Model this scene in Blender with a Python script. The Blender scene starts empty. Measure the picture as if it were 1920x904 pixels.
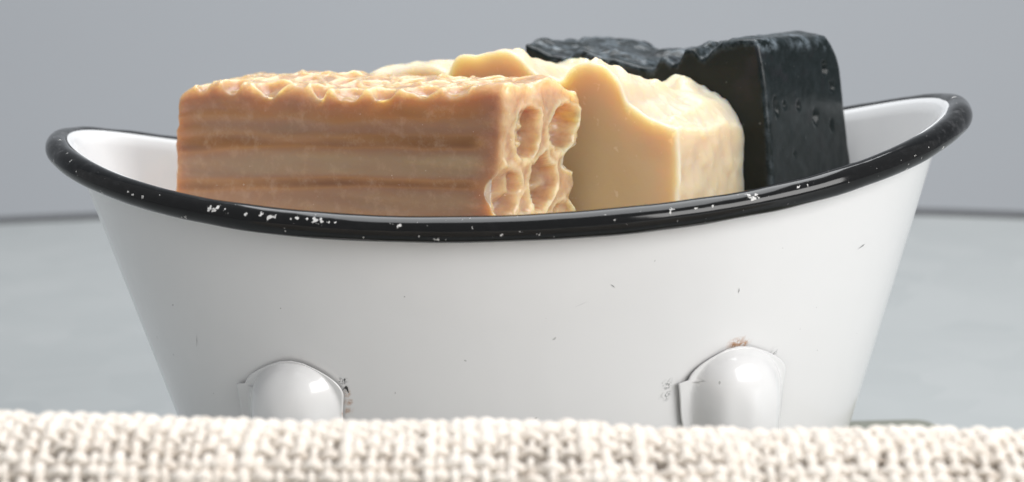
import bpy, math
import numpy as np

# ------------------------------------------------------------------ camera, world, lamps, exposure
S = bpy.context.scene
TH, RHO, DIST, ZC = math.radians(10.1), math.radians(1.4), 0.5656, 0.082
fwd = np.array([0, math.cos(TH), -math.sin(TH)])
up0 = np.array([0, math.sin(TH), math.cos(TH)])
UPV = math.cos(RHO) * up0 + math.sin(RHO) * np.array([1.0, 0, 0])
RTV = math.cos(RHO) * np.array([1.0, 0, 0]) - math.sin(RHO) * up0
CAMP = np.array([0, 0, ZC]) - DIST * fwd
import mathutils
cam = bpy.data.cameras.new('camera')
co = bpy.data.objects.new('camera', cam)
S.collection.objects.link(co)
M = mathutils.Matrix(((RTV[0], UPV[0], -fwd[0], CAMP[0]), (RTV[1], UPV[1], -fwd[1], CAMP[1]),
                      (RTV[2], UPV[2], -fwd[2], CAMP[2]), (0, 0, 0, 1)))
co.matrix_world = M
cam.lens = 70
cam.sensor_width = 36
cam.clip_start = 0.02
cam.clip_end = 50
cam.dof.use_dof = True
cam.dof.focus_distance = 0.508
cam.dof.aperture_fstop = 14
S.camera = co

W = bpy.data.worlds.new('World')
S.world = W
W.use_nodes = True
W.node_tree.nodes['Background'].inputs[0].default_value = (0.95, 0.97, 1.0, 1)
W.node_tree.nodes['Background'].inputs[1].default_value = 0.36


def area(name, loc, target, sx, sy, power, col):
    l = bpy.data.lights.new(name, 'AREA')
    l.shape = 'RECTANGLE'
    l.size, l.size_y, l.energy, l.color = sx, sy, power, col
    o = bpy.data.objects.new(name, l)
    S.collection.objects.link(o)
    o.location = loc
    d = mathutils.Vector(target) - mathutils.Vector(loc)
    o.rotation_euler = d.to_track_quat('-Z', 'Y').to_euler()
    return o


area('window_light', (0.95, -0.92, 0.60), (0, 0, 0.09), 1.0, 0.7, 16.5, (1.0, 0.985, 0.97))
ov = area('overhead_light', (0.05, 0.17, 0.98), (0.05, 0.171, 0.0), 0.75, 1.15, 14, (0.96, 0.98, 1.0))
ov.rotation_euler = (0, 0, 0)

S.view_settings.view_transform = 'Standard'
S.view_settings.look = 'None'
S.view_settings.exposure = 0
S.view_settings.gamma = 1
S.view_settings.use_curve_mapping = False

# ------------------------------------------------------------------ helpers
rng = np.random.default_rng(7)


def _hash(ix, iy, iz, seed):
    h = (ix * 374761393 + iy * 668265263 + iz * 2147483647 + seed * 974711) & 0xFFFFFFFF
    h = ((h ^ (h >> 13)) * 1274126177) & 0xFFFFFFFF
    h = ((h ^ (h >> 16)) * 2246822519) & 0xFFFFFFFF
    return ((h ^ (h >> 15)) & 0xFFFFFF) / float(0xFFFFFF) * 2 - 1


def noise(p, scale, seed=0):
    """smooth value noise of points p (N,3), in -1..1"""
    q = np.asarray(p, float) * scale
    i = np.floor(q).astype(np.int64)
    f = q - i
    f = f * f * f * (f * (f * 6 - 15) + 10)
    r = 0
    for dx in (0, 1):
        for dy in (0, 1):
            for dz in (0, 1):
                w = (f[:, 0] if dx else 1 - f[:, 0]) * (f[:, 1] if dy else 1 - f[:, 1]) * (f[:, 2] if dz else 1 - f[:, 2])
                r = r + w * _hash(i[:, 0] + dx, i[:, 1] + dy, i[:, 2] + dz, seed)
    return r


def fbm(p, scale, seed=0, n=3):
    return sum(noise(p, scale * 2 ** k, seed + k) * 0.5 ** k for k in range(n))


def sst(a, b, x):
    t = np.clip((x - a) / (b - a), 0, 1)
    return t * t * (3 - 2 * t)


def mesh_obj(name, v, f, mat, parent=None, smooth=True, attrs=None):
    me = bpy.data.meshes.new(name)
    me.from_pydata(np.asarray(v, float).tolist(), [], f)
    if smooth:
        me.polygons.foreach_set('use_smooth', [True] * len(me.polygons))
    for k, a in (attrs or {}).items():
        at = me.attributes.new(k, 'FLOAT', 'POINT')
        at.data.foreach_set('value', np.asarray(a, np.float32))
    me.materials.append(mat)
    me.update()
    o = bpy.data.objects.new(name, me)
    S.collection.objects.link(o)
    if parent is not None:
        o.parent = parent
    return o


def grid_faces(nu, nv, wrap_u=False, wrap_v=False, flip=False):
    """vertex index = iu*nv + iv"""
    f = []
    for a in range(nu if wrap_u else nu - 1):
        b = (a + 1) % nu
        for c in range(nv if wrap_v else nv - 1):
            d = (c + 1) % nv
            q = (a * nv + c, b * nv + c, b * nv + d, a * nv + d)
            f.append(q[::-1] if flip else q)
    return f


def tag(o, label, cat, group=None):
    o['label'] = label
    o['category'] = cat
    if group:
        o['group'] = group
    return o


def empty(name, loc, label, cat):
    o = bpy.data.objects.new(name, None)
    o.location = loc
    o.empty_display_size = 0.02
    S.collection.objects.link(o)
    return tag(o, label, cat)


class Mat:
    def __init__(self, name):
        self.m = bpy.data.materials.new(name)
        self.m.use_nodes = True
        self.t = self.m.node_tree
        self.b = self.t.nodes['Principled BSDF']

    def n(self, typ, ins=None, **kw):
        x = self.t.nodes.new(typ)
        for k, v in kw.items():
            setattr(x, k, v)
        for k, v in (ins or {}).items():
            self.put(x.inputs[k], v)
        return x

    def put(self, sock, v):
        if isinstance(v, bpy.types.NodeSocket):
            self.t.links.new(v, sock)
        elif isinstance(v, (tuple, list)) and len(v) == 3 and sock.type == 'RGBA':
            sock.default_value = (*v, 1)
        else:
            sock.default_value = v

    def set(self, **kw):
        for k, v in kw.items():
            self.put(self.b.inputs[k.replace('_', ' ')], v)
        return self

    def coord(self):
        return self.n('ShaderNodeTexCoord').outputs['Object']

    def attr(self, name):
        return self.n('ShaderNodeAttribute', attribute_name=name).outputs['Fac']

    def noise(self, scale, detail=3, rough=0.55, vec=None, dist=0.0):
        return self.n('ShaderNodeTexNoise', {'Vector': vec or self.coord(), 'Scale': scale, 'Detail': detail,
                                             'Roughness': rough, 'Distortion': dist}).outputs['Fac']

    def ramp(self, fac, stops):
        r = self.n('ShaderNodeValToRGB', {'Fac': fac})
        e = r.color_ramp.elements
        while len(e) < len(stops):
            e.new(0.5)
        for k, (p, c) in enumerate(stops):
            e[k].position = p
            e[k].color = (*c, 1) if isinstance(c, tuple) else (c, c, c, 1)
        return r.outputs['Color']

    def mix(self, fac, a, b, mode='MIX'):
        x = self.n('ShaderNodeMix', data_type='RGBA', blend_type=mode)
        self.put(x.inputs[0], fac)
        self.put(x.inputs[6], a)
        self.put(x.inputs[7], b)
        return x.outputs[2]

    def math(self, op, a, b=0.0, c=0.0):
        x = self.n('ShaderNodeMath', operation=op)
        for k, v in enumerate((a, b, c)):
            self.put(x.inputs[k], v)
        return x.outputs[0]

    def bump(self, h, strength, dist):
        self.set(Normal=self.n('ShaderNodeBump', {'Height': h, 'Strength': strength, 'Distance': dist}).outputs['Normal'])
        return self


# ------------------------------------------------------------------ materials
# wall paint
mw = Mat('grey_wall_paint')
c = mw.mix(mw.noise(3.0, 4), (0.53, 0.555, 0.585), (0.56, 0.585, 0.615))
mw.set(Base_Color=c, Roughness=0.8)
mw.bump(mw.noise(220, 2), 0.15, 0.001)

# galvanised / zinc coloured top
mt = Mat('pale_metal_top')
v = mt.n('ShaderNodeTexVoronoi', {'Vector': mt.coord(), 'Scale': 38.0, 'Randomness': 1.0})
sp = mt.ramp(mt.math('ADD', mt.math('MULTIPLY', v.outputs['Color'], 0.5), mt.math('MULTIPLY', mt.noise(16, 5), 0.5)),
             [(0.2, (0.36, 0.378, 0.378)), (0.8, (0.40, 0.416, 0.414))])
mt.set(Base_Color=sp, Roughness=0.5, Metallic=0.15)

me_ = Mat('dark_metal_edge')
me_.set(Base_Color=me_.mix(me_.noise(60, 3), (0.045, 0.047, 0.05), (0.08, 0.082, 0.088)), Roughness=0.6)

mb = Mat('olive_board')
mb.set(Base_Color=mb.mix(mb.noise(90, 4), (0.16, 0.165, 0.135), (0.23, 0.235, 0.20)), Roughness=0.7)

# white enamel
men = Mat('white_enamel')
oc = men.coord()
base = men.mix(men.noise(25, 3, vec=oc), (0.79, 0.79, 0.79), (0.835, 0.835, 0.835))
speck = men.math('MULTIPLY', men.math('GREATER_THAN', men.noise(520, 1, vec=oc), 0.815), 0.5)
base = men.mix(speck, base, (0.22, 0.22, 0.21))
soot = men.math('MULTIPLY', men.attr('soot'), men.ramp(men.noise(1500, 2, 0.7, vec=oc), [(0.44, 0.0), (0.56, 1.0)]))
base = men.mix(soot, base, (0.05, 0.052, 0.055))
rust = men.math('MULTIPLY', men.attr('rust'), men.ramp(men.noise(1100, 3, 0.7, vec=oc), [(0.34, 0.0), (0.52, 1.0)]))
base = men.mix(rust, base, men.mix(men.noise(900, 2, vec=oc), (0.55, 0.23, 0.05), (0.30, 0.13, 0.04)))
base = men.mix(men.attr('scratch'), base, (0.10, 0.10, 0.10))
men.set(Base_Color=base, Roughness=0.22, Specular_IOR_Level=0.5)
men.b.inputs['Coat Weight'].default_value = 0.5
men.b.inputs['Coat Roughness'].default_value = 0.06
men.bump(men.noise(30, 2, vec=men.n('ShaderNodeMapping', {'Vector': oc, 'Scale': (1.6, 1.6, 0.22)}).outputs[0]), 0.10, 0.0025)

# black enamel of the rim, chipped
mk = Mat('black_enamel')
oc = mk.coord()
chip = mk.math('GREATER_THAN', mk.math('ADD', mk.math('MULTIPLY', mk.attr('wear'), 1.0), mk.math('MULTIPLY', mk.math('SUBTRACT', mk.noise(1300, 3, 0.65, vec=oc), 0.5), 2.4)), 0.62)
tiny = mk.math('GREATER_THAN', mk.noise(1250, 1, vec=oc), 0.79)
dust = mk.math('MULTIPLY', mk.ramp(mk.noise(420, 5, 0.75, vec=oc), [(0.5, 0.0), (0.8, 1.0)]), mk.math('ADD', mk.math('MULTIPLY', mk.attr('dust'), 0.5), 0.02))
kc = mk.mix(dust, (0.0045, 0.0047, 0.005), (0.30, 0.30, 0.31))
kc = mk.mix(mk.math('MAXIMUM', chip, mk.math('MULTIPLY', tiny, 0.6)), kc, mk.mix(mk.noise(1500, 2, vec=oc), (0.42, 0.41, 0.40), (0.72, 0.71, 0.69)))
mk.set(Base_Color=kc, Roughness=mk.math('ADD', mk.math('MULTIPLY', mk.math('MAXIMUM', chip, dust), 0.45), 0.11), Specular_IOR_Level=0.4)
mk.bump(mk.math('SUBTRACT', mk.noise(60, 2, vec=oc), mk.math('MULTIPLY', chip, 0.35)), 0.34, 0.0009)


def soap_mat(name, base, rough, radius, scale, bumpscale, bumps, bumpd, weight=1.0):
    m = Mat(name)
    m.set(Base_Color=base(m), Roughness=rough(m) if callable(rough) else rough)
    m.b.inputs['Subsurface Weight'].default_value = weight
    m.b.inputs['Subsurface Radius'].default_value = radius
    m.b.inputs['Subsurface Scale'].default_value = scale
    oc = m.coord()
    m.bump(m.math('ADD', m.noise(bumpscale, 4, 0.6, vec=oc), m.math('MULTIPLY', m.noise(bumpscale * 6, 2, vec=oc), 0.15)), bumps, bumpd)
    return m


def honey_base(m):
    oc = m.coord()
    band = m.ramp(m.attr('band'), [(0.0, (0.19, 0.072, 0.022)), (0.35, (0.385, 0.19, 0.075)), (0.6, (0.345, 0.188, 0.104)), (1.0, (0.36, 0.245, 0.145))])
    c_ = m.mix(m.ramp(m.noise(230, 5, 0.75, vec=oc), [(0.50, 0.0), (0.74, 0.6)]), band, (0.50, 0.34, 0.22))
    pale = m.math('MULTIPLY', m.attr('pale'), m.ramp(m.noise(240, 3, 0.6, vec=oc), [(0.3, 0.55), (0.6, 1.0)]))
    c_ = m.mix(pale, c_, (0.68, 0.50, 0.32))
    fleck = m.ramp(m.noise(1000, 1, vec=oc), [(0.79, 0.0), (0.83, 0.6)])
    return m.mix(fleck, c_, (0.85, 0.78, 0.68))


def cream_base(m):
    oc = m.coord()
    c_ = m.mix(m.noise(70, 3, vec=oc), (0.60, 0.435, 0.235), (0.64, 0.49, 0.29))
    c_ = m.mix(m.math('MULTIPLY', m.attr('pale'), 0.75), c_, (0.63, 0.55, 0.435))
    fl = m.ramp(m.noise(420, 2, vec=oc), [(0.66, 0.0), (0.74, 0.55)])
    return m.mix(fl, c_, (0.78, 0.66, 0.48))


def black_base(m):
    oc = m.coord()
    c_ = m.mix(m.noise(90, 4, vec=oc), (0.0016, 0.0042, 0.0042), (0.0038, 0.0092, 0.0094))
    ash = m.math('MULTIPLY', m.attr('pale'), m.ramp(m.noise(330, 4, 0.7, vec=oc), [(0.42, 0.0), (0.68, 1.0)]))
    c_ = m.mix(ash, c_, (0.15, 0.18, 0.205))
    pur = m.ramp(m.noise(120, 3, vec=oc), [(0.58, 0.0), (0.72, 0.7)])
    c_ = m.mix(pur, c_, (0.013, 0.0125, 0.0155))
    sp_ = m.ramp(m.noise(900, 1, vec=oc), [(0.76, 0.0), (0.80, 0.35)])
    return m.mix(sp_, c_, (0.20, 0.21, 0.21))


m_honey = soap_mat('honey_soap', honey_base, lambda m: m.math('SUBTRACT', 0.36, m.math('MULTIPLY', m.attr('pale'), 0.14)), (1.0, 0.58, 0.24), 0.018, 210, 0.3, 0.0008)
m_cream = soap_mat('cream_soap', cream_base, 0.42, (1.0, 0.62, 0.26), 0.019, 160, 0.18, 0.0008)
m_black = soap_mat('charcoal_soap', black_base, 0.33, (1.0, 1.0, 1.0), 0.001, 150, 0.14, 0.0008, 0.0)
m_black.b.inputs['Specular IOR Level'].default_value = 0.27

# cotton
mc = Mat('cream_cotton')
oc = mc.coord()
cc = mc.mix(mc.noise(45, 3, vec=oc), (0.78, 0.70, 0.61), (0.84, 0.79, 0.725))
cc = mc.mix(mc.ramp(mc.noise(330, 3, 0.7, vec=oc), [(0.5, 0.0), (0.72, 0.6)]), cc, (0.55, 0.45, 0.36))
mc.set(Base_Color=cc, Roughness=0.95, Specular_IOR_Level=0.1)
mc.b.inputs['Sheen Weight'].default_value = 0.3
mc.b.inputs['Subsurface Weight'].default_value = 0.0
mc.b.inputs['Subsurface Radius'].default_value = (1.0, 0.75, 0.55)
mc.b.inputs['Subsurface Scale'].default_value = 0.0022
mc.bump(mc.noise(1400, 3, 0.7, vec=oc), 0.7, 0.0007)

# ------------------------------------------------------------------ setting: wall and metal table
wy = 1.55
nx, nz = 40, 20
vv = [(-4 + 8 * i / nx, wy, -1.0 + 4.2 * j / nz) for i in range(nx + 1) for j in range(nz + 1)]
wall = mesh_obj('wall', vv, grid_faces(nx + 1, nz + 1, flip=True), mw.m, smooth=False)
wall['kind'] = 'structure'

table = empty('metal_table', (-0.129, -0.502, 0), 'round pale grey metal tabletop with dark raised edge, under the white tub', 'table')
R, NS = 1.07, 256
vv, ff = [(0, 0, 0)], []
rings = [0.3, 0.6, 0.85, 1.0]
for r in rings:
    vv += [(R * r * math.cos(2 * math.pi * k / NS), R * r * math.sin(2 * math.pi * k / NS), 0) for k in range(NS)]
for k in range(NS):
    ff.append((0, 1 + k, 1 + (k + 1) % NS))
    for q in range(3):
        a, b = 1 + q * NS, 1 + (q + 1) * NS
        ff.append((a + k, b + k, b + (k + 1) % NS, a + (k + 1) % NS))
vv += [(x, y, -0.025) for x, y, z in vv[1 + 3 * NS:1 + 4 * NS]]
a, b = 1 + 3 * NS, 1 + 4 * NS
for k in range(NS):
    ff.append((a + k, b + k, b + (k + 1) % NS, a + (k + 1) % NS))
mesh_obj('tabletop', vv, ff, mt.m, table, smooth=False)
prof = [(R + 0.0005, -0.027), (R + 0.0005, 0.002), (R + 0.0015, 0.0030), (R + 0.0035, 0.0034), (R + 0.0055, 0.0030), (R + 0.0065, 0.002), (R + 0.0065, -0.027)]
vv = [(r * math.cos(2 * math.pi * k / NS), r * math.sin(2 * math.pi * k / NS), z) for k in range(NS) for r, z in prof]
mesh_obj('edge_band', vv, grid_faces(NS, len(prof), wrap_u=True, wrap_v=True), me_.m, table)

# thin board below the tub
bx0, bx1, by0, by1, bh = -0.088, 0.1365, -0.088, 0.0760, 0.006
pr, rr = [], 0.006
for cx, cy, a0 in ((bx1 - rr, by0 + rr, -90), (bx1 - rr, by1 - rr, 0), (bx0 + rr, by1 - rr, 90), (bx0 + rr, by0 + rr, 180)):
    for k in range(7):
        t = math.radians(a0 + 15 * k)
        pr.append((cx + rr * math.cos(t), cy + rr * math.sin(t)))
n = len(pr)
vv, ff = [], []
mx, my = (bx0 + bx1) / 2, (by0 + by1) / 2
for z, ins in ((0.0005, 0), (bh - 0.001, 0), (bh, 0.001)):
    vv += [(x + (mx - x) * ins / 0.08, y + (my - y) * ins / 0.08, z) for x, y in pr]
for q in range(2):
    for k in range(n):
        ff.append((q * n + k, q * n + (k + 1) % n, (q + 1) * n + (k + 1) % n, (q + 1) * n + k))
me0 = mesh_obj('wooden_board', vv, ff + [tuple(range(2 * n, 3 * n))], mb.m, smooth=False)
tag(me0, 'thin flat olive grey board under the white tub, its end showing at right', 'board')

# ------------------------------------------------------------------ enamel tub
RP = [-0.00036, 0.12526, 0.08802, 0.00213, 0.10578, 0.00186, -0.00292, 0.00887, 0.0004, -0.00028, 0.00021, 0.00072, -0.0001]
TR = 0.0033           # rim tube radius
ZB = 0.020            # underside of the tub
BA, BB = 0.0925, 0.0630


def rim(phi):
    x0, a, b, e = RP[:4]
    c = RP[4:]
    z = c[0] + sum(c[2 * k - 1] * np.cos(k * phi) + c[2 * k] * np.sin(k * phi) for k in range(1, 5))
    return np.stack([x0 + a * np.cos(phi), b * (1 + e * np.cos(phi)) * np.sin(phi), z], -1)


def rim_out(phi):
    h = 1e-3
    d = rim(phi + h) - rim(phi - h)
    n_ = np.stack([d[:, 1], -d[:, 0], np.zeros(len(phi))], -1)
    return n_ / np.linalg.norm(n_, axis=1)[:, None]


NPH = 540
PH = np.linspace(0, 2 * np.pi, NPH, endpoint=False)
RC, RN = rim(PH), rim_out(PH)
ZV = np.array([0, 0, 1.0])
BASE = np.stack([0.0007 + BA * np.cos(PH), BB * np.sin(PH), np.full(NPH, ZB)], -1)


def body_pt(phi, t):
    phi = np.atleast_1d(phi).astype(float)
    top = rim(phi) - rim_out(phi) * (TR + 0.0002) + ZV * 0.0006
    bs = np.stack([0.0007 + BA * np.cos(phi), BB * np.sin(phi), np.full(len(phi), ZB)], -1)
    t = np.atleast_1d(t)[:, None]
    # the sheet flares very slightly under the rim
    return bs + (top - bs) * t


tub = empty('enamel_tub', (0, 0, ZB), 'white enamel oval tub with chipped black rim, filled with soap bars', 'tub')
off = np.array([0, 0, ZB])

# body: outer wall, collar over the rim's inner side, inner wall, floor
cols = []
NT = 70
for k in range(NT + 1):
    cols.append(body_pt(PH, np.full(NPH, k / NT)))
for a in (178, 168, 158, 150, 143, 138):
    t = math.radians(a)
    cols.append(RC + RN * (TR * 1.05 * math.cos(t)) + ZV * (TR * 1.05 * math.sin(t)))
inner_top = RC - RN * (TR + 0.0013) + ZV * 0.0010
cols.append(RC + RN * (TR * 1.14 * math.cos(math.radians(140))) + ZV * (TR * 1.12 * math.sin(math.radians(140))))
cols.append(RC + RN * (TR * 1.27 * math.cos(math.radians(150))) + ZV * (TR * 1.18 * math.sin(math.radians(150))))
cols.append(RC + RN * (TR * 1.36 * math.cos(math.radians(161))) + ZV * (TR * 1.24 * math.sin(math.radians(161))))
ib = BASE * np.array([0.984, 0.978, 1.0]) + ZV * 0.0016
for k in range(31):
    cols.append(inner_top + (ib - inner_top) * (k / 30) - ZV * 0.0010 * (k == 0) * 0)
for s_ in (0.93, 0.6, 0.3, 0.02):
    cols.append(ib * np.array([s_, s_, 1]) - ZV * 0.0006)
bodyv = np.stack(cols, 1)          # (NPH, ncol, 3)
ncol = bodyv.shape[1]
bv = bodyv.reshape(-1, 3)
faces = grid_faces(NPH, ncol, wrap_u=True)
faces.append(tuple(k * ncol for k in range(NPH))[::-1])
faces.append(tuple(k * ncol + ncol - 1 for k in range(NPH)))


def blobs(p, pts):
    r = np.zeros(len(p))
    for x, y, z, rad in pts:
        d = np.linalg.norm((p - np.array([x, y, z])) / 1.0, axis=1)
        r = np.maximum(r, np.clip(1.25 - d / rad, 0, 1))
    return r


def segs(p, pts):
    """mask near 3D segments (a, b, radius)"""
    r = np.zeros(len(p))
    for a_, b_, rad in pts:
        a_, b_ = np.array(a_), np.array(b_)
        ab = b_ - a_
        t = np.clip(((p - a_) @ ab) / (ab @ ab), 0, 1)
        d = np.linalg.norm(p - a_ - t[:, None] * ab, axis=1)
        r = np.maximum(r, np.clip(1.3 - d / rad, 0, 1))
    return r


SOOT = [(0.0655, -0.062, 0.0590, 0.0016), (0.0665, -0.062, 0.0612, 0.0010), (0.0648, -0.062, 0.0585, 0.0012), (0.0660, -0.062, 0.0550, 0.0007),
        (0.0385, -0.075, 0.0560, 0.0012), (0.0380, -0.075, 0.0530, 0.0010), (-0.0440, -0.072, 0.0588, 0.0012)]
RUST = [(0.0555, -0.076, 0.0653, 0.0014), (0.0572, -0.076, 0.0654, 0.0015), (0.0585, -0.076, 0.0650, 0.0012), (-0.0428, -0.073, 0.0555, 0.0010), (-0.0426, -0.073, 0.0530, 0.0009), (-0.0427, -0.073, 0.0505, 0.0008)]


def front_many(x, z):
    """points and normals of the tub's outer front wall at arrays x, z"""
    x, z = np.asarray(x, float), np.asarray(z, float)
    ph = -np.arccos(np.clip((x - 0.0007) / 0.108, -1, 1))
    t = np.full(len(x), 0.5)
    for _ in range(8):
        P = body_pt(ph, t)
        d1 = (body_pt(ph + 1e-4, t) - P) / 1e-4
        d2 = (body_pt(ph, t + 1e-4) - P) / 1e-4
        rx_, rz_ = x - P[:, 0], z - P[:, 2]
        det = d1[:, 0] * d2[:, 2] - d2[:, 0] * d1[:, 2]
        ph = ph + (rx_ * d2[:, 2] - d2[:, 0] * rz_) / det
        t = t + (d1[:, 0] * rz_ - rx_ * d1[:, 2]) / det
    P = body_pt(ph, t)
    nn = np.cross(body_pt(ph + 1e-4, t) - P, body_pt(ph, t + 1e-4) - P)
    nn = nn / np.linalg.norm(nn, axis=1)[:, None]
    nn = np.where(nn[:, 1:2] > 0, -nn, nn)
    return P, nn


def front(x, z):
    P, n_ = front_many([x], [z])
    return P[0], n_[0]


def on_front(lst):
    return [(*front(x, z)[0], r) for x, _, z, r in lst]


mesh_obj('tub_body', bv - off, faces, men.m, tub,
         attrs={'soot': blobs(bv, on_front(SOOT)), 'rust': blobs(bv, on_front(RUST)),
                'scratch': np.zeros(len(bv))})

# fine scratches and specks as slivers of exposed steel lying on the wall
m_steel = Mat('bare_steel')
m_steel.set(Base_Color=(0.13, 0.13, 0.135), Roughness=0.6)
sv, sf = [], []


def sliver(p0, p1, w):
    P0, n0 = front(*p0)
    P1, n1 = front(*p1)
    d = P1 - P0
    s_ = np.cross(d, n0)
    s_ = s_ / np.linalg.norm(s_)
    i = len(sv)
    Pm, nm = front((p0[0] + p1[0]) / 2 + w, (p0[1] + p1[1]) / 2)
    sv.extend([P0 + n0 * 1e-4, Pm - s_ * w + nm * 1e-4, P1 + n1 * 1e-4, Pm + s_ * w + nm * 1e-4])
    sf.append((i, i + 1, i + 2, i + 3))


for k in range(4):
    x, z = rng.uniform(-0.075, 0.085), rng.uniform(0.045, 0.088)
    a, l = rng.uniform(0, 3.14), rng.choice([0.0004, 0.0006, 0.0010, 0.0016])
    sliver((x, z), (x + l * math.cos(a), z + l * math.sin(a)), 0.00009 if l > 0.0005 else 0.00016)
sliver((0.0895, 0.0862), (0.0920, 0.0874), 0.00012)
sliver((0.0908, 0.0868), (0.0914, 0.0872), 0.00022)
sliver((0.0150, 0.0790), (0.0185, 0.0805), 0.00002)
sliver((-0.0835, 0.064), (-0.0830, 0.068), 0.00007)
mesh_obj('enamel_scratches', np.array(sv) - off, sf, m_steel.m, tub, smooth=False)['kind'] = 'stuff'

# rim tube
NR, NC = 1500, 40
pr_ = np.linspace(0, 2 * np.pi, NR, endpoint=False)
C_, N_ = rim(pr_), rim_out(pr_)
wob = 1 + 0.05 * noise(np.stack([np.cos(pr_), np.sin(pr_), pr_ * 0], -1), 9, 3)
rad = (TR * (1 + 0.10 * np.clip(np.cos(pr_), 0, 1) ** 8)) * wob
tc = np.linspace(0, 2 * np.pi, NC, endpoint=False)
rv = C_[:, None, :] + rad[:, None, None] * (np.cos(tc)[None, :, None] * N_[:, None, :] + np.sin(tc)[None, :, None] * ZV)
rv = rv.reshape(-1, 3)
CHIPS = [(-0.09636, -0.06057, 0.10794, 0.00071), (-0.09515, -0.06168, 0.10729, 0.00071), (-0.09235, -0.06379, 0.10683, 0.00071), (-0.0915, -0.06439, 0.1067, 0.00043), (-0.08558, -0.06839, 0.10567, 0.00043), (-0.07392, -0.07444, 0.10539, 0.00114), (-0.07303, -0.07511, 0.10488, 0.00114), (-0.072, -0.07499, 0.10569, 0.00086), (-0.07013, -0.07617, 0.10513, 0.00057), (-0.06948, -0.07689, 0.10423, 0.00057), (-0.06449, -0.07879, 0.10434, 0.00057), (-0.06065, -0.08005, 0.10442, 0.001), (-0.05864, -0.08112, 0.10374, 0.001), (-0.05733, -0.08151, 0.10379, 0.00071), (-0.05324, -0.08289, 0.10352, 0.00057), (-0.05161, -0.08306, 0.10393, 0.00086), (-0.04925, -0.08395, 0.10354, 0.00071), (-0.04728, -0.0846, 0.10331, 0.00114), (-0.04572, -0.08503, 0.10323, 0.001), (-0.04395, -0.08557, 0.10301, 0.00071), (-0.04215, -0.08602, 0.10293, 0.00043), (-0.02701, -0.08914, 0.10218, 0.00071), (-0.02628, -0.08905, 0.10257, 0.00057), (-0.02019, -0.08991, 0.10234, 0.00043), (-0.02398, -0.08967, 0.09976, 0.00057), (-0.0221, -0.08986, 0.09959, 0.00057), (-0.01852, -0.08983, 0.09875, 0.00071), (-0.01757, -0.08993, 0.09874, 0.00071), (-0.01592, -0.09008, 0.09873, 0.00043), (-0.00263, -0.09123, 0.09968, 0.00057), (0.0019, -0.09132, 0.10003, 0.00057), (0.00644, -0.09114, 0.09981, 0.00071), (0.02466, -0.08956, 0.10245, 0.00071), (0.03843, -0.08659, 0.10413, 0.00071), (0.03805, -0.08705, 0.10344, 0.00057), (0.04435, -0.0854, 0.10414, 0.00057), (0.04859, -0.0843, 0.10433, 0.00043), (0.05768, -0.08062, 0.10614, 0.00114), (0.05869, -0.08076, 0.10564, 0.001), (0.0594, -0.0801, 0.1062, 0.00086), (0.06022, -0.08035, 0.10553, 0.00057), (0.06236, -0.07966, 0.10548, 0.00043), (0.07033, -0.07572, 0.10721, 0.00057), (0.07099, -0.07508, 0.10765, 0.00057), (0.07277, -0.07474, 0.10727, 0.00043), (0.08362, -0.06939, 0.10726, 0.00043), (0.1006, -0.05512, 0.10767, 0.00071), (0.10763, -0.04968, 0.1126, 0.00057), (0.11284, -0.04304, 0.11157, 0.00086), (0.11478, -0.03848, 0.11104, 0.00071), (0.12384, -0.00549, 0.12028, 0.00114), (0.12635, 0.01526, 0.11704, 0.00114), (0.12488, 0.01923, 0.11739, 0.001), (0.1221, -0.01724, 0.11982, 0.00057), (0.10507, -0.05238, 0.11022, 0.00043), (0.10316, -0.05438, 0.11127, 0.00043), (0.09883, -0.05235, 0.11362, 0.00043), (-0.11278, -0.0442, 0.1111, 0.00057), (-0.11243, -0.0449, 0.10996, 0.00043), (-0.10815, -0.04727, 0.10633, 0.00071), (-0.10488, -0.05212, 0.10624, 0.00086), (-0.0808, -0.07035, 0.10228, 0.00071), (-0.12148, -0.03084, 0.11215, 0.00071), (-0.12281, -0.02234, 0.10985, 0.00071), (-0.11687, -0.03448, 0.11471, 0.00057), (-0.12182, -0.02036, 0.11654, 0.00086), (-0.12786, 0.01179, 0.11379, 0.00071), (-0.1149, -0.03949, 0.11341, 0.00057), (-0.1125, -0.04026, 0.10717, 0.00043), (-0.0818, -0.06953, 0.1022, 0.00057), (-0.05477, -0.08244, 0.10056, 0.00043), (-0.03573, -0.0872, 0.09912, 0.00043), (-0.00762, -0.09062, 0.09872, 0.00043), (0.01469, -0.08978, 0.09863, 0.00043)]
wear = np.zeros(len(rv))
for x, y, z, rr_ in CHIPS:
    d = np.linalg.norm(rv - np.array([x, y, z]), axis=1)
    wear = np.maximum(wear, np.clip(1.2 - d / rr_, 0, 1) * 1.0)
dust = np.repeat(np.clip(np.abs(np.cos(pr_)), 0, 1) ** 14, NC)
mesh_obj('tub_rim', rv - off, grid_faces(NR, NC, wrap_u=True, wrap_v=True), mk.m, tub, attrs={'wear': wear, 'dust': dust})


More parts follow.
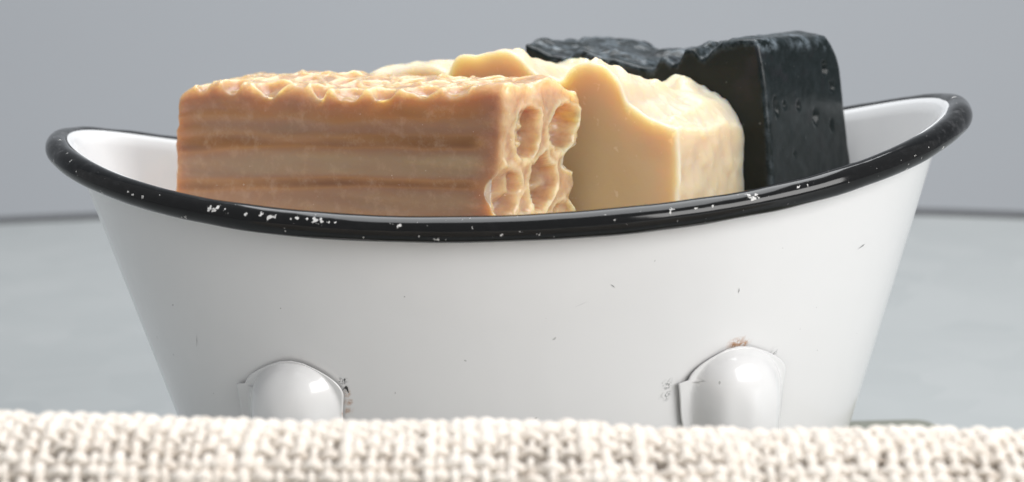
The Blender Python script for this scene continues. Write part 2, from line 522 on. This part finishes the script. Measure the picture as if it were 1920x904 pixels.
# pressed feet
def make_foot(xc, ztop, side=1, ear=(-1, 1)):
    """domed sheet-metal foot with shouldered flange, side=1 front, -1 back"""
    H_ = ztop - 0.0062
    ds = np.r_[np.linspace(0, 1, 44) ** 2 * 0.016, np.linspace(0.018, H_, 18)]
    kd = [0, .0005, .0026, .0050, .0072, .0087, .0098, .013, .022, .034, .046, H_ + .001]
    kw = [.0022, .0036, .0068, .0100, .0122, .0131, .0130, .0127, .0122, .0105, .0085, .0078]
    we = np.where(ds < 0.0088, 0.0113 * np.clip(1 - (1 - ds / 0.0088) ** 2, 0, 1) ** 0.95 + 0.0018 * sst(-0.0001, 0.0005, ds), np.interp(ds, kd, kw))
    ns = 49
    u = np.linspace(-1, 1, ns)
    D_, U_ = np.meshgrid(ds, u, indexing='ij')
    D_, U_ = D_.ravel(), U_.ravel()
    Wd = np.repeat(we, ns)
    e_ = 0.0024 * sst(0.0078, 0.0084, D_) * (1 - sst(0.016, 0.034, D_))
    x = xc + U_ * (Wd + np.where(U_ > 0, ear[1], ear[0]) * e_)
    z = ztop - D_
    V, n_ = front_many(x, np.maximum(z, ZB + 0.002))
    V[:, 2] = z
    ee = (np.abs(x - xc) / 0.0123) ** 2.4 + (np.maximum(0.0185 - D_, 0) / 0.0179) ** 2.4
    rise = 0.0092 * np.maximum(1 - ee, 0) ** 0.66 * (1 - np.clip(np.abs(x - xc) / np.maximum(Wd - 0.0004, 3e-4), 0, 1) ** 3.5) ** 0.7
    rise *= 1 + 0.03 * np.cos((x - xc) * 800) * sst(0.006, 0.016, D_)
    out = 0.0015 + rise + 0.004 * sst(0.03, 0.058, D_)
    n2 = n_ * np.array([1, 1, 0.3])
    V = V + n2 / np.linalg.norm(n2, axis=1)[:, None] * out[:, None]
    if side < 0:
        V[:, 1] *= -1
    nd = len(ds)
    V = np.array(V)
    F_ = grid_faces(nd, ns, flip=side < 0)
    # skirt back to the wall
    ring = [k for k in range(ns)] + [j * ns + ns - 1 for j in range(1, nd)] + [(nd - 1) * ns + k for k in range(ns - 2, -1, -1)] + [j * ns for j in range(nd - 2, 0, -1)]
    b0 = len(V)
    sk = V[ring].copy()
    sk[:, 1] += 0.0007 * side
    V = np.vstack([V, sk])
    m_ = len(ring)
    for k in range(m_):
        F_.append((ring[k], ring[(k + 1) % m_], b0 + (k + 1) % m_, b0 + k))
    so = blobs(V, [(0.0385, V[:, 1].min(), 0.054, 0.009)]) * 0
    # grime where the foot meets the wall
    rx = blobs(V, [(xc + 0.0128, front(xc + 0.0128, 0.054)[0][1], 0.0555, 0.0011), (xc + 0.0128, front(xc + 0.0128, 0.054)[0][1], 0.0525, 0.0009),
                   (xc + 0.0127, front(xc + 0.0128, 0.054)[0][1], 0.0500, 0.0009)]) * (xc < 0) * (side > 0)
    return mesh_obj('foot', V - off, F_, men.m, tub, attrs={'soot': so, 'rust': rx, 'scratch': np.zeros(len(V))})


make_foot(-0.0563, 0.0640, 1, (1, 0))
make_foot(0.0562, 0.0650, 1, (1, 0))
make_foot(-0.0563, 0.0640, -1, (1, 0))
make_foot(0.0562, 0.0650, -1, (1, 0))

# dark slivers painting the gap's shade beside the foot, and the chipped corner
gv, gf = [], []
m_gap = Mat('gap_shade_chip_steel')
m_gap.set(Base_Color=m_gap.mix(m_gap.noise(1500, 3), (0.02, 0.021, 0.023), (0.10, 0.10, 0.10)), Roughness=0.7)


def streak(pts, w):
    i0 = len(gv)
    for k, (x, z) in enumerate(pts):
        P, n_ = front(x, z)
        ww = w[k] if isinstance(w, (list, tuple)) else w
        gv.append(P + n_ * 1.6e-4)
        P2, n2 = front(x + ww * 0.5, z + ww)
        gv.append(P2 + n2 * 1.6e-4)
    for k in range(len(pts) - 1):
        gf.append((i0 + 2 * k, i0 + 2 * k + 2, i0 + 2 * k + 3, i0 + 2 * k + 1))


streak([(-0.0440, 0.0562), (-0.0433, 0.0570), (-0.0428, 0.0566), (-0.0424, 0.0556)], [0.0002, 0.0008, 0.0007, 0.0002])
streak([(-0.0434, 0.0580), (-0.0432, 0.0590), (-0.0433, 0.0596)], [0.0002, 0.0006, 0.0002])
mesh_obj('gap_shade_and_chip', np.array(gv) - off, gf, m_gap.m, tub, smooth=False)['kind'] = 'stuff'


# ------------------------------------------------------------------ soap bars
def soap(name, mat, B, yaw, dims, res, r, sculpt, shear_s=0.0, taper_t=0.0, label='', cat='soap bar'):
    """rounded, hand-cut bar: s runs left-back along the long cut face, t across it, h up"""
    L, T, H = dims
    ns, nt, nh = [max(6, int(d / res)) for d in dims]
    idx, P, F_ = {}, [], []

    def vid(i, j, k):
        key = (i, j, k)
        if key not in idx:
            idx[key] = len(P)
            P.append((i / ns * L, j / nt * T, k / nh * H))
        return idx[key]
    for i in range(ns):
        for j in range(nt):
            F_.append((vid(i, j, nh), vid(i, j + 1, nh), vid(i + 1, j + 1, nh), vid(i + 1, j, nh)))
    for i in range(0, ns, 1):
        for j in range(nt):
            F_.append((vid(i, j, 0), vid(i + 1, j, 0), vid(i + 1, j + 1, 0), vid(i, j + 1, 0)))
    for i in range(ns):
        for k in range(nh):
            F_.append((vid(i, 0, k), vid(i, 0, k + 1), vid(i + 1, 0, k + 1), vid(i + 1, 0, k)))
            F_.append((vid(i, nt, k), vid(i + 1, nt, k), vid(i + 1, nt, k + 1), vid(i, nt, k + 1)))
    for j in range(nt):
        for k in range(nh):
            F_.append((vid(0, j, k), vid(0, j + 1, k), vid(0, j + 1, k + 1), vid(0, j, k + 1)))
            F_.append((vid(ns, j, k), vid(ns, j, k + 1), vid(ns, j + 1, k + 1), vid(ns, j + 1, k)))
    p = np.array(P)
    q0 = p.copy()
    dm = np.array([L, T, H])
    cl = np.clip(p, r, dm - r)
    d = p - cl
    nrm = np.linalg.norm(d, axis=1)[:, None]
    p = np.where(nrm > 1e-9, cl + d / np.maximum(nrm, 1e-9) * r, p)
    p, attrs = sculpt(p, q0, L, T, H)
    dep = H - p[:, 2]
    s_, t_ = p[:, 0] + shear_s * dep, p[:, 1] * (1 + taper_t * dep)
    ya = math.radians(yaw)
    u = np.array([-math.cos(ya), math.sin(ya), 0])
    v = np.array([math.sin(ya), math.cos(ya), 0])
    B = np.array(B)
    w = s_[:, None] * u + t_[:, None] * v + (p[:, 2] - H)[:, None] * ZV
    o = mesh_obj(name, w, F_, mat, attrs=attrs)
    o.location = B
    return tag(o, label, cat)


def hfun(tab):
    a = np.array(tab)
    return lambda s: np.interp(s, a[:, 0], a[:, 1])


# --- honeycomb soap
comb_front = hfun([(0, .0002), (.0048, .0008), (.0113, -.0006), (.0245, -.0016), (.0359, -.0012), (.0522, -.0030), (.0593, -.0026), (.0776, -.0022), (.0966, -.0024), (.104, -.0036), (.11, -.0055)])
comb_back = hfun([(0, -.0012), (.0135, -.0008), (.0307, -.0018), (.0576, -.0012), (.086, -.0016), (.1059, -.003), (.12, -.005)])
HOLES = [  # t, depth below the top, half width, half height, depth of the cell
    (0.0105, 0.0126, 0.0052, 0.0068, 0.010), (0.0272, 0.0128, 0.0058, 0.0064, 0.009),
    (0.0030, 0.0272, 0.0056, 0.0068, 0.008), (0.0190, 0.0270, 0.0060, 0.0075, 0.010),
    (0.0290, 0.0402, 0.0055, 0.0060, 0.009), (0.0110, 0.0410, 0.0050, 0.0060, 0.009),
    (0.0352, 0.0225, 0.0040, 0.0034, 0.006), (0.0030, 0.0545, 0.005, 0.005, 0.008), (0.0195, 0.0545, 0.005, 0.005, 0.008)]


FRONT_PITS = [(.1005, .35, .003), (.0900, .75, .0040), (.0765, .7, .0068), (.0600, 1.15, .0036), (.0495, .5, .0060), (.0395, 1.0, .0055), (.0270, .6, .0060), (.0160, .4, .0045)]


def sculpt_comb(p, q, L, T, H):
    s, t, h = p.T.copy()
    top = sst(0.62 * H, H, h)
    ft = comb_front(s) * (1 - t / T) + comb_back(s) * t / T
    dpt = H - h
    # honeycomb pits opening on the top face
    pit = np.zeros(len(p))
    rimw = np.zeros(len(p))
    for ps, a_, w_ in FRONT_PITS:
        e = np.sqrt(((s - ps) / w_) ** 2 + ((t - 0.0020) / 0.0040) ** 2) + 0.12 * noise(p, 300, 2)
        pit = np.maximum(pit, (1 - sst(0.35, 1.0, e)) * 0.0030 * a_)
        rimw = np.maximum(rimw, np.exp(-((e - 1.08) / 0.20) ** 2))
    for k in range(9):
        for j in range(1, 3):
            ps = 0.012 + 0.0118 * k + 0.005 * (j % 2) + 0.0022 * math.sin(5 * k + 3 * j)
            pt = 0.0022 + 0.0125 * j + 0.0012 * math.sin(9 * k + j)
            e = np.sqrt(((s - ps) / (0.0048 + 0.0007 * math.sin(7 * k + j))) ** 2 + ((t - pt) / 0.0043) ** 2)
            dd = (0.0030 if j == 0 else 0.0016) * (0.75 + 0.35 * math.sin(11 * k + 5 * j))
            pit = np.maximum(pit, (1 - sst(0.45, 1.0, e)) * dd)
            rimw = np.maximum(rimw, np.exp(-((e - 1.08) / 0.20) ** 2))
    ist = sst(0.0035, 0.0005, H - q[:, 2])
    n1 = fbm(p, 210, 1)
    n2 = fbm(p, 75, 5)
    hz = h + top * ft + ist * (-pit + 0.0006 * rimw + 0.0006 * n1 + 0.0006 * n2)
    # long faces: shallow ridges left by the comb tubes, running along s
    fr = (1 - sst(0.0, 0.0022, q[:, 1]))
    zz = dpt + 0.035 * (s - 0.055) * 0.2
    ridge = 0.00022 * np.cos(2 * np.pi * (zz - 0.0215) / 0.0143) + 0.00012 * np.cos(2 * np.pi * zz / 0.0052 + 1.0)
    t = t - fr * (ridge * sst(0.004, 0.009, dpt) * sst(0.0, 0.006, s) + 0.00035 * fbm(p * np.array([.3, 1, 1]), 120, 9))
    # scallops of the top front edge
    sc = np.zeros(len(p))
    for ps, a_, w_ in FRONT_PITS:
        sc = np.maximum(sc, np.exp(-((s - ps) / (w_ * 0.8)) ** 2) * a_)
    t = t + fr * np.exp(-(dpt / 0.0042) ** 2) * (0.0016 * sc)
    # open tube ends on the right end face
    en = (1 - sst(0.0, 0.003, q[:, 0]))
    dep = np.zeros(len(p))
    lip = np.zeros(len(p))
    wob = 0.13 * fbm(p, 300, 21)
    y_, d_ = q[:, 1], H - q[:, 2]
    for ht, hd, a, b, dp in HOLES:
        e = np.sqrt(((y_ - ht) / (a * 1.07)) ** 2 + ((d_ - hd) / (b * 1.04)) ** 2) + wob
        m = 1 - sst(0.74, 1.0, e)
        fill = 0.55 + 0.40 * fbm(q, 190, int(ht * 1e4) + 3, 2) + 0.35 * noise(q, 110, int(hd * 1e4))
        dep = np.maximum(dep, m * dp * np.clip(fill, 0.12, 1.0))
        lip = np.maximum(lip, np.exp(-((e - 1.10) / 0.13) ** 2))
    s = s + en * (dep - 0.0006 * lip + 0.0005 * fbm(p, 260, 33) + 0.0007 * noise(p, 120, 37))
    # ragged far edge of the end face
    fe = np.exp(-(s / 0.012) ** 2) * sst(0.6 * T, T, q[:, 1])
    t = t + fe * (np.interp(d_, [0, .002, .006, .012, .0165, .0185, .0205, .0235, .026, .030, .0325, .034, .037, .045],
                            [-.0035, -.001, 0, .0016, .0015, .001, -.0030, -.0032, .0006, .0013, -.0006, -.0008, .0016, 0]) + 0.0009 * fbm(p, 220, 41))
    hz = hz + ist * np.exp(-(q[:, 0] / 0.0075) ** 2) * np.interp(q[:, 1], [0, .003, .008, .013, .021, .027, .031, .0355], [.0004, .0016, .0008, -.0006, .0016, .0008, -.0008, -.0040])
    le = np.exp(-((L - s) / 0.004) ** 2)
    s = s + le * 0.0006 * fbm(p, 150, 55)
    # colour layers: pale filled tubes, darker honey between them
    zc = dpt + 0.0011 * noise(p * np.array([.25, 1, 1]), 110, 61) - 0.043 * (s - 0.036) - 0.25 * (s - 0.036) ** 2
    band = sum(np.interp(zc + o_, [0, .003, .0055, .0078, .0085, .0115, .0128, .0158, .0172, .0195, .0238, .0250, .0272, .0288, .034, .0365, .039, .042, .06],
                     [.60, .45, .33, .32, .55, .56, .30, .12, .60, .95, .90, .35, .06, .6, .75, .5, .15, .6, .6]) for o_ in np.linspace(-.0006, .0006, 7)) / 7
    band = 0.52 + (band - 0.52) * (1.12 - 0.35 * s / L)
    band = band + 0.08 * fbm(p * np.array([.3, 1, 1]), 190, 71) + 0.12 * noise(p, 60, 75)
    endb = 1 - sst(0.003, 0.011, s)
    band = np.clip(band * (1 - endb) + endb * 0.62, 0, 1)
    pale = np.clip(ist * (0.45 + 0.5 * rimw) + en * (0.62 + 0.45 * lip) + 0.5 * np.exp(-(dpt / 0.002) ** 2) * (1 - ist), 0, 1)
    return np.stack([s, t, hz], -1), {'band': band, 'pale': pale}


soap('honeycomb_soap', m_honey.m, (-0.0004, -0.06, 0.1316), 33, (0.110, 0.0355, 0.058), 0.00052, 0.0016, sculpt_comb,
     shear_s=0.105, taper_t=1.6, label='amber soap bar with brown streaks and open honeycomb cells on its end, in front')

# --- cream soap with swirled top
cf = hfun([(0, 0), (.001, -.0003), (.0045, .0006), (.0093, .0028), (.0153, .0060), (.0166, .0108), (.0200, .0140), (.0225, .0158), (.0272, .0163), (.0308, .0157), (.0332, .0138), (.035, .0112), (.0384, .011), (.0427, .0121), (.0461, .014), (.0487, .0168), (.0521, .0185), (.0566, .0188), (.0602, .0182), (.0638, .0172), (.0693, .0169), (.0715, .0156), (.0727, .0129), (.0745, .0099)])
cb = hfun([(0, -.0022), (.0039, .0009), (.0081, .0055), (.0123, .0062), (.0163, .0084), (.0234, .0092), (.0298, .0085), (.0371, .0074), (.044, .0085), (.050, .0125), (.055, .0135), (.060, .012), (.0745, .007)])


def sculpt_cream(p, q, L, T, H):
    s, t, h = p.T.copy()
    top = sst(0.45 * H, H, h)
    k = sst(0.0, 0.62, t / T)
    s0 = s + 0.0006 * noise(p, 240, 21) * (1 - k)
    sm = sum(cf(np.clip(s0 + o, 0, L)) for o in np.linspace(-.0008, .0008, 5)) / 5 + 0.0003 * noise(p, 240, 23) * (s > 0.003)
    sb = sum(cb(np.clip(s + o, 0, L)) for o in np.linspace(-.002, .002, 5)) / 5
    ft = sm * (1 - k) + sb * k
    ist = sst(0.004, 0.0005, H - q[:, 2])
    e_in = sst(0.0, 0.004, t)
    bul = 0.0020 * noise(p, 105, 2) + 0.0009 * noise(p, 240, 4)
    ridge = -0.0016 * np.abs(noise(p * np.array([1, .7, .2]), 95, 8)) - 0.0007 * np.abs(noise(p * np.array([1, .8, .2]), 210, 18)) + 0.00025 * fbm(p, 520, 28)
    hz = h + top * ft + ist * (bul + ridge) * e_in
    dpt = H - h
    en = (1 - sst(0.0, 0.003, q[:, 0]))
    s = s + en * (0.0004 * fbm(p, 120, 12) + 0.0014 * ((q[:, 1] / T) ** 4) + 0.0004 * noise(p, 260, 14))
    bk = sst(T - 0.003, T, q[:, 1])
    t = t + bk * 0.0010 * fbm(p, 140, 15) + (1 - sst(0, 0.003, q[:, 1])) * 0.00025 * noise(p, 90, 17)
    pale = np.clip(ist * 0.9 + en * 0.55 + 1.0 * np.exp(-(q[:, 0] / 0.0009) ** 2) * np.exp(-(q[:, 1] / 0.0009) ** 2), 0, 1)
    return np.stack([s, t, hz], -1), {'pale': pale}


soap('cream_soap', m_cream.m, (0.0438, -0.038, 0.1181), 34, (0.0745, 0.0435, 0.052), 0.0006, 0.0009, sculpt_cream,
     label='cream yellow soap bar with swirled lumpy top, between the honeycomb bar and the black bar')

c2 = hfun([(0, -.001), (.006, .0012), (.012, .0014), (.018, .0002), (.022, -.0004), (.027, .0), (.031, -.002), (.036, -.005), (.06, -.009)])


def sculpt_back(p, q, L, T, H):
    s, t, h = p.T.copy()
    top = sst(0.45 * H, H, h)
    ist = sst(0.004, 0.0005, H - q[:, 2])
    hz = h + top * c2(s) + ist * (0.0010 * noise(p, 130, 3) + 0.0006 * noise(p, 240, 6))
    return np.stack([s, t, hz], -1), {'pale': np.clip(ist * 0.9 + 0.3, 0, 1)}


soap('cream_soap', m_cream.m, (-0.0170, 0.0120, 0.1292), 34, (0.050, 0.034, 0.055), 0.001, 0.003, sculpt_back,
     label='pale cream soap bar mostly hidden, only its low lumpy top showing behind the honeycomb bar')

# --- charcoal soap
bf = hfun([(0, -.0018), (.0008, -.0008), (.0018, -.0005), (.007, -.0007), (.013, -.0015), (.0164, -.0035), (.0188, -.0058), (.0203, -.0060), (.0225, -.0036), (.0254, -.0038), (.0282, -.0078), (.0300, -.0084), (.0322, -.0066), (.0340, -.0068), (.0362, -.0100), (.0401, -.0097), (.0464, -.0079), (.0547, -.0063), (.0600, -.0048), (.0623, -.0047), (.0662, -.0071), (.0721, -.0068), (.0775, -.0047), (.082, -.0030)])
bb_ = hfun([(0, -.0042), (.002, -.0022), (.010, -.0014), (.018, -.002), (.026, -.0045), (.0382, -.0071), (.0496, -.0074), (.0607, -.0077), (.0667, -.0063), (.07, -.0056), (.083, -.0052), (.1, -.0056)])
PITS = [(0.0048, 0.0195, 0.0011, 0.0030, 0.0011), (0.0092, 0.0196, 0.0008, 0.0011, 0.0009), (0.0262, 0.0250, 0.0016, 0.0022, 0.0014), (0.0345, 0.0100, 0.0014, 0.0036, 0.0014),
        (0.0375, 0.017, 0.0011, 0.0022, 0.0010), (0.0170, 0.0205, 0.0010, 0.0013, 0.0010), (0.0350, 0.0285, 0.001, 0.002, 0.0008), (0.013, 0.034, 0.0008, 0.001, 0.0006)]


def sculpt_black(p, q, L, T, H):
    s, t, h = p.T.copy()
    top = sst(0.72 * H, H, h)
    k = sst(0.0, 1.0, t / T)
    ft = bf(s) * (1 - k) + bb_(s) * k
    ist = sst(0.0035, 0.0005, H - q[:, 2])
    rough = 0.0004 * fbm(p, 300, 1) + 0.0016 * noise(p, 110, 4) + 0.0004 * noise(p, 220, 3)
    amp = 0.35 + 0.65 * sst(0.012, 0.02, s)
    hz = h + top * ft + ist * rough * amp * (0.3 + 0.7 * sst(0.0, 0.007, t))
    d_ = H - q[:, 2]
    en = (1 - sst(0.0, 0.003, q[:, 0]))
    dep = np.zeros(len(p))
    for pt, pd, a, b, dp in PITS:
        e = np.sqrt(((q[:, 1] - pt) / a) ** 2 + ((d_ - pd) / b) ** 2) + 0.25 * noise(p, 700, 5)
        dep = np.maximum(dep, (1 - sst(0.5, 1.1, e)) * dp)
    s = s + en * (dep + 0.00013 * fbm(p, 150, 6)) + 0.0040 * np.exp(-(d_ / 0.010) ** 1.3) * np.exp(-s / 0.01) * (1 - t / T) * 0.4
    # rounded far shoulder of the end face
    t = t - 0.0034 * np.exp(-(d_ / 0.0055) ** 1.6) * sst(0.6 * T, T, q[:, 1])
    t = t + (1 - sst(0, 0.003, q[:, 1])) * (0.00012 * fbm(p, 90, 9))
    pale = np.clip(ist * (0.5 + 0.5 * noise(p, 160, 8)) * 1.3 + en * 0.05 + 0.35 * np.exp(-(s / 0.0012) ** 2) * np.exp(-(t / 0.0012) ** 2), 0, 1)
    return np.stack([s, t, hz], -1), {'pale': pale}


soap('charcoal_soap', m_black.m, (0.0706, -0.008, 0.1386), 36, (0.0815, 0.0438, 0.066), 0.00065, 0.0014, sculpt_black,
     shear_s=-0.06, taper_t=3.2, label='black charcoal soap bar with rough crumbly top, tallest, at the back right')

# ------------------------------------------------------------------ folded cotton cloth in front
prof = np.array([(-.045, .0104)]) + np.array([(-.1120, -.005), (-.1150, .025), (-.1215, .050), (-.1300, .0640), (-.1400, .0680), (-.1500, .0676), (-.1580, .0630), (-.1630, .0540), (-.1670, .040), (-.172, .018), (-.178, -.005)])
tt = np.r_[0, np.cumsum(np.linalg.norm(np.diff(prof, axis=0), axis=1))]


def catmull(t):
    i = np.clip(np.searchsorted(tt, t, 'right') - 1, 0, len(tt) - 2)
    f = (t - tt[i]) / (tt[i + 1] - tt[i])
    p0, p1, p2, p3 = prof[np.clip(i - 1, 0, None)], prof[i], prof[i + 1], prof[np.clip(i + 2, None, len(prof) - 1)]
    f = f[:, None]
    return 0.5 * (2 * p1 + (p2 - p0) * f + (2 * p0 - 5 * p1 + 4 * p2 - p3) * f ** 2 + (3 * p1 - p0 - 3 * p2 + p3) * f ** 3)


QL = tt[-1]


def cloth_pt(x, q, off_):
    q = np.clip(q, 0, QL)
    P = catmull(q)
    T_ = catmull(np.clip(q + 5e-4, 0, QL)) - catmull(np.clip(q - 5e-4, 0, QL))
    T_ /= np.linalg.norm(T_, axis=1)[:, None]
    nrm = np.stack([T_[:, 1] * 1.0, -T_[:, 0]], -1)       # outward (up over the ridge)
    nrm = np.where((nrm[:, 1] < 0)[:, None] & (np.abs(T_[:, 1]) < 0.5)[:, None], -nrm, nrm)
    y = P[:, 0] + nrm[:, 0] * off_
    z = P[:, 1] + nrm[:, 1] * off_
    big = noise(np.stack([x, q * 0.4, x * 0], -1), 26, 3) * 0.0004
    sc_ = 0.983 - 0.55 * x
    return np.stack([x, y + big * 1.5, np.maximum((z + big) * sc_, 0.0006)], -1)


CV, CF = [], []


def tube(path, rads, nseg=7):
    n_ = len(path)
    T_ = np.gradient(path, axis=0)
    T_ /= np.linalg.norm(T_, axis=1)[:, None] + 1e-12
    ref = np.array([0.3, 0.1, 0.95]) if abs(T_[:, 0]).mean() > 0.7 else np.array([1.0, 0.05, 0])
    A = np.cross(T_, ref)
    A /= np.linalg.norm(A, axis=1)[:, None]
    B_ = np.cross(T_, A)
    an = np.linspace(0, 2 * np.pi, nseg, endpoint=False)
    V = path[:, None, :] + rads[:, None, None] * (np.cos(an)[None, :, None] * A[:, None, :] + np.sin(an)[None, :, None] * B_[:, None, :])
    b0 = sum(len(c_) for c_ in CV)
    CV.append(V.reshape(-1, 3))
    for f in grid_faces(n_, nseg, wrap_v=True):
        CF.append(tuple(b0 + k for k in f))


XW = 0.165
SPX, SPQ = 0.0028, 0.0027
wx, x = [], -XW
while x < XW:
    wx.append(x)
    x += SPX * rng.uniform(0.6, 1.35)
wq, q = [], 0.002
while q < QL - 0.002:
    wq.append(q)
    q += SPQ * rng.uniform(0.65, 1.35)
wx, wq = np.array(wx), np.array(wq)
AMP = 0.00105
# yarns over the ridge
qs = np.linspace(0, QL, 200)
for i, x in enumerate(wx):
    ph = np.interp(qs, wq, np.arange(len(wq)))
    wob = noise(np.stack([np.full_like(qs, x), qs, qs * 0], -1), 120, 11) * 0.0007
    o = AMP * np.cos(np.pi * (ph + i))
    tube(cloth_pt(np.full_like(qs, x) + wob, qs, o), 0.00094 * (1 + 0.42 * noise(np.stack([np.full_like(qs, x * 3), qs, qs * 0], -1), 150, 12)) * rng.choice([0.75, 0.9, 1.0, 1.15, 1.4]))
# yarns along the ridge
xs = np.linspace(-XW, XW, 760)
for j, q in enumerate(wq):
    ph = np.interp(xs, wx, np.arange(len(wx)))
    wob = noise(np.stack([xs, np.full_like(xs, q * 2), xs * 0], -1), 110, 17) * 0.0008
    o = -AMP * np.cos(np.pi * (ph + j))
    tube(cloth_pt(xs, q + wob, o), 0.00094 * (1 + 0.42 * noise(np.stack([xs, np.full_like(xs, q * 3), xs * 0], -1), 150, 19)) * rng.choice([0.75, 0.9, 1.0, 1.15, 1.4]))
# inner fold of the same cloth
gx, gq = np.linspace(-XW, XW, 60), np.linspace(0, QL, 40)
GX, GQ = np.meshgrid(gx, gq, indexing='ij')
b0 = sum(len(c_) for c_ in CV)
CV.append(cloth_pt(GX.ravel(), GQ.ravel(), np.full(GX.size, -0.0040)))
CF += [tuple(b0 + k for k in f) for f in grid_faces(60, 40)]
cl = mesh_obj('cotton_cloth', np.vstack(CV), CF, mc.m)
tag(cl, 'folded cream cotton cloth of loose chunky weave, lying in front of the tub', 'cloth')
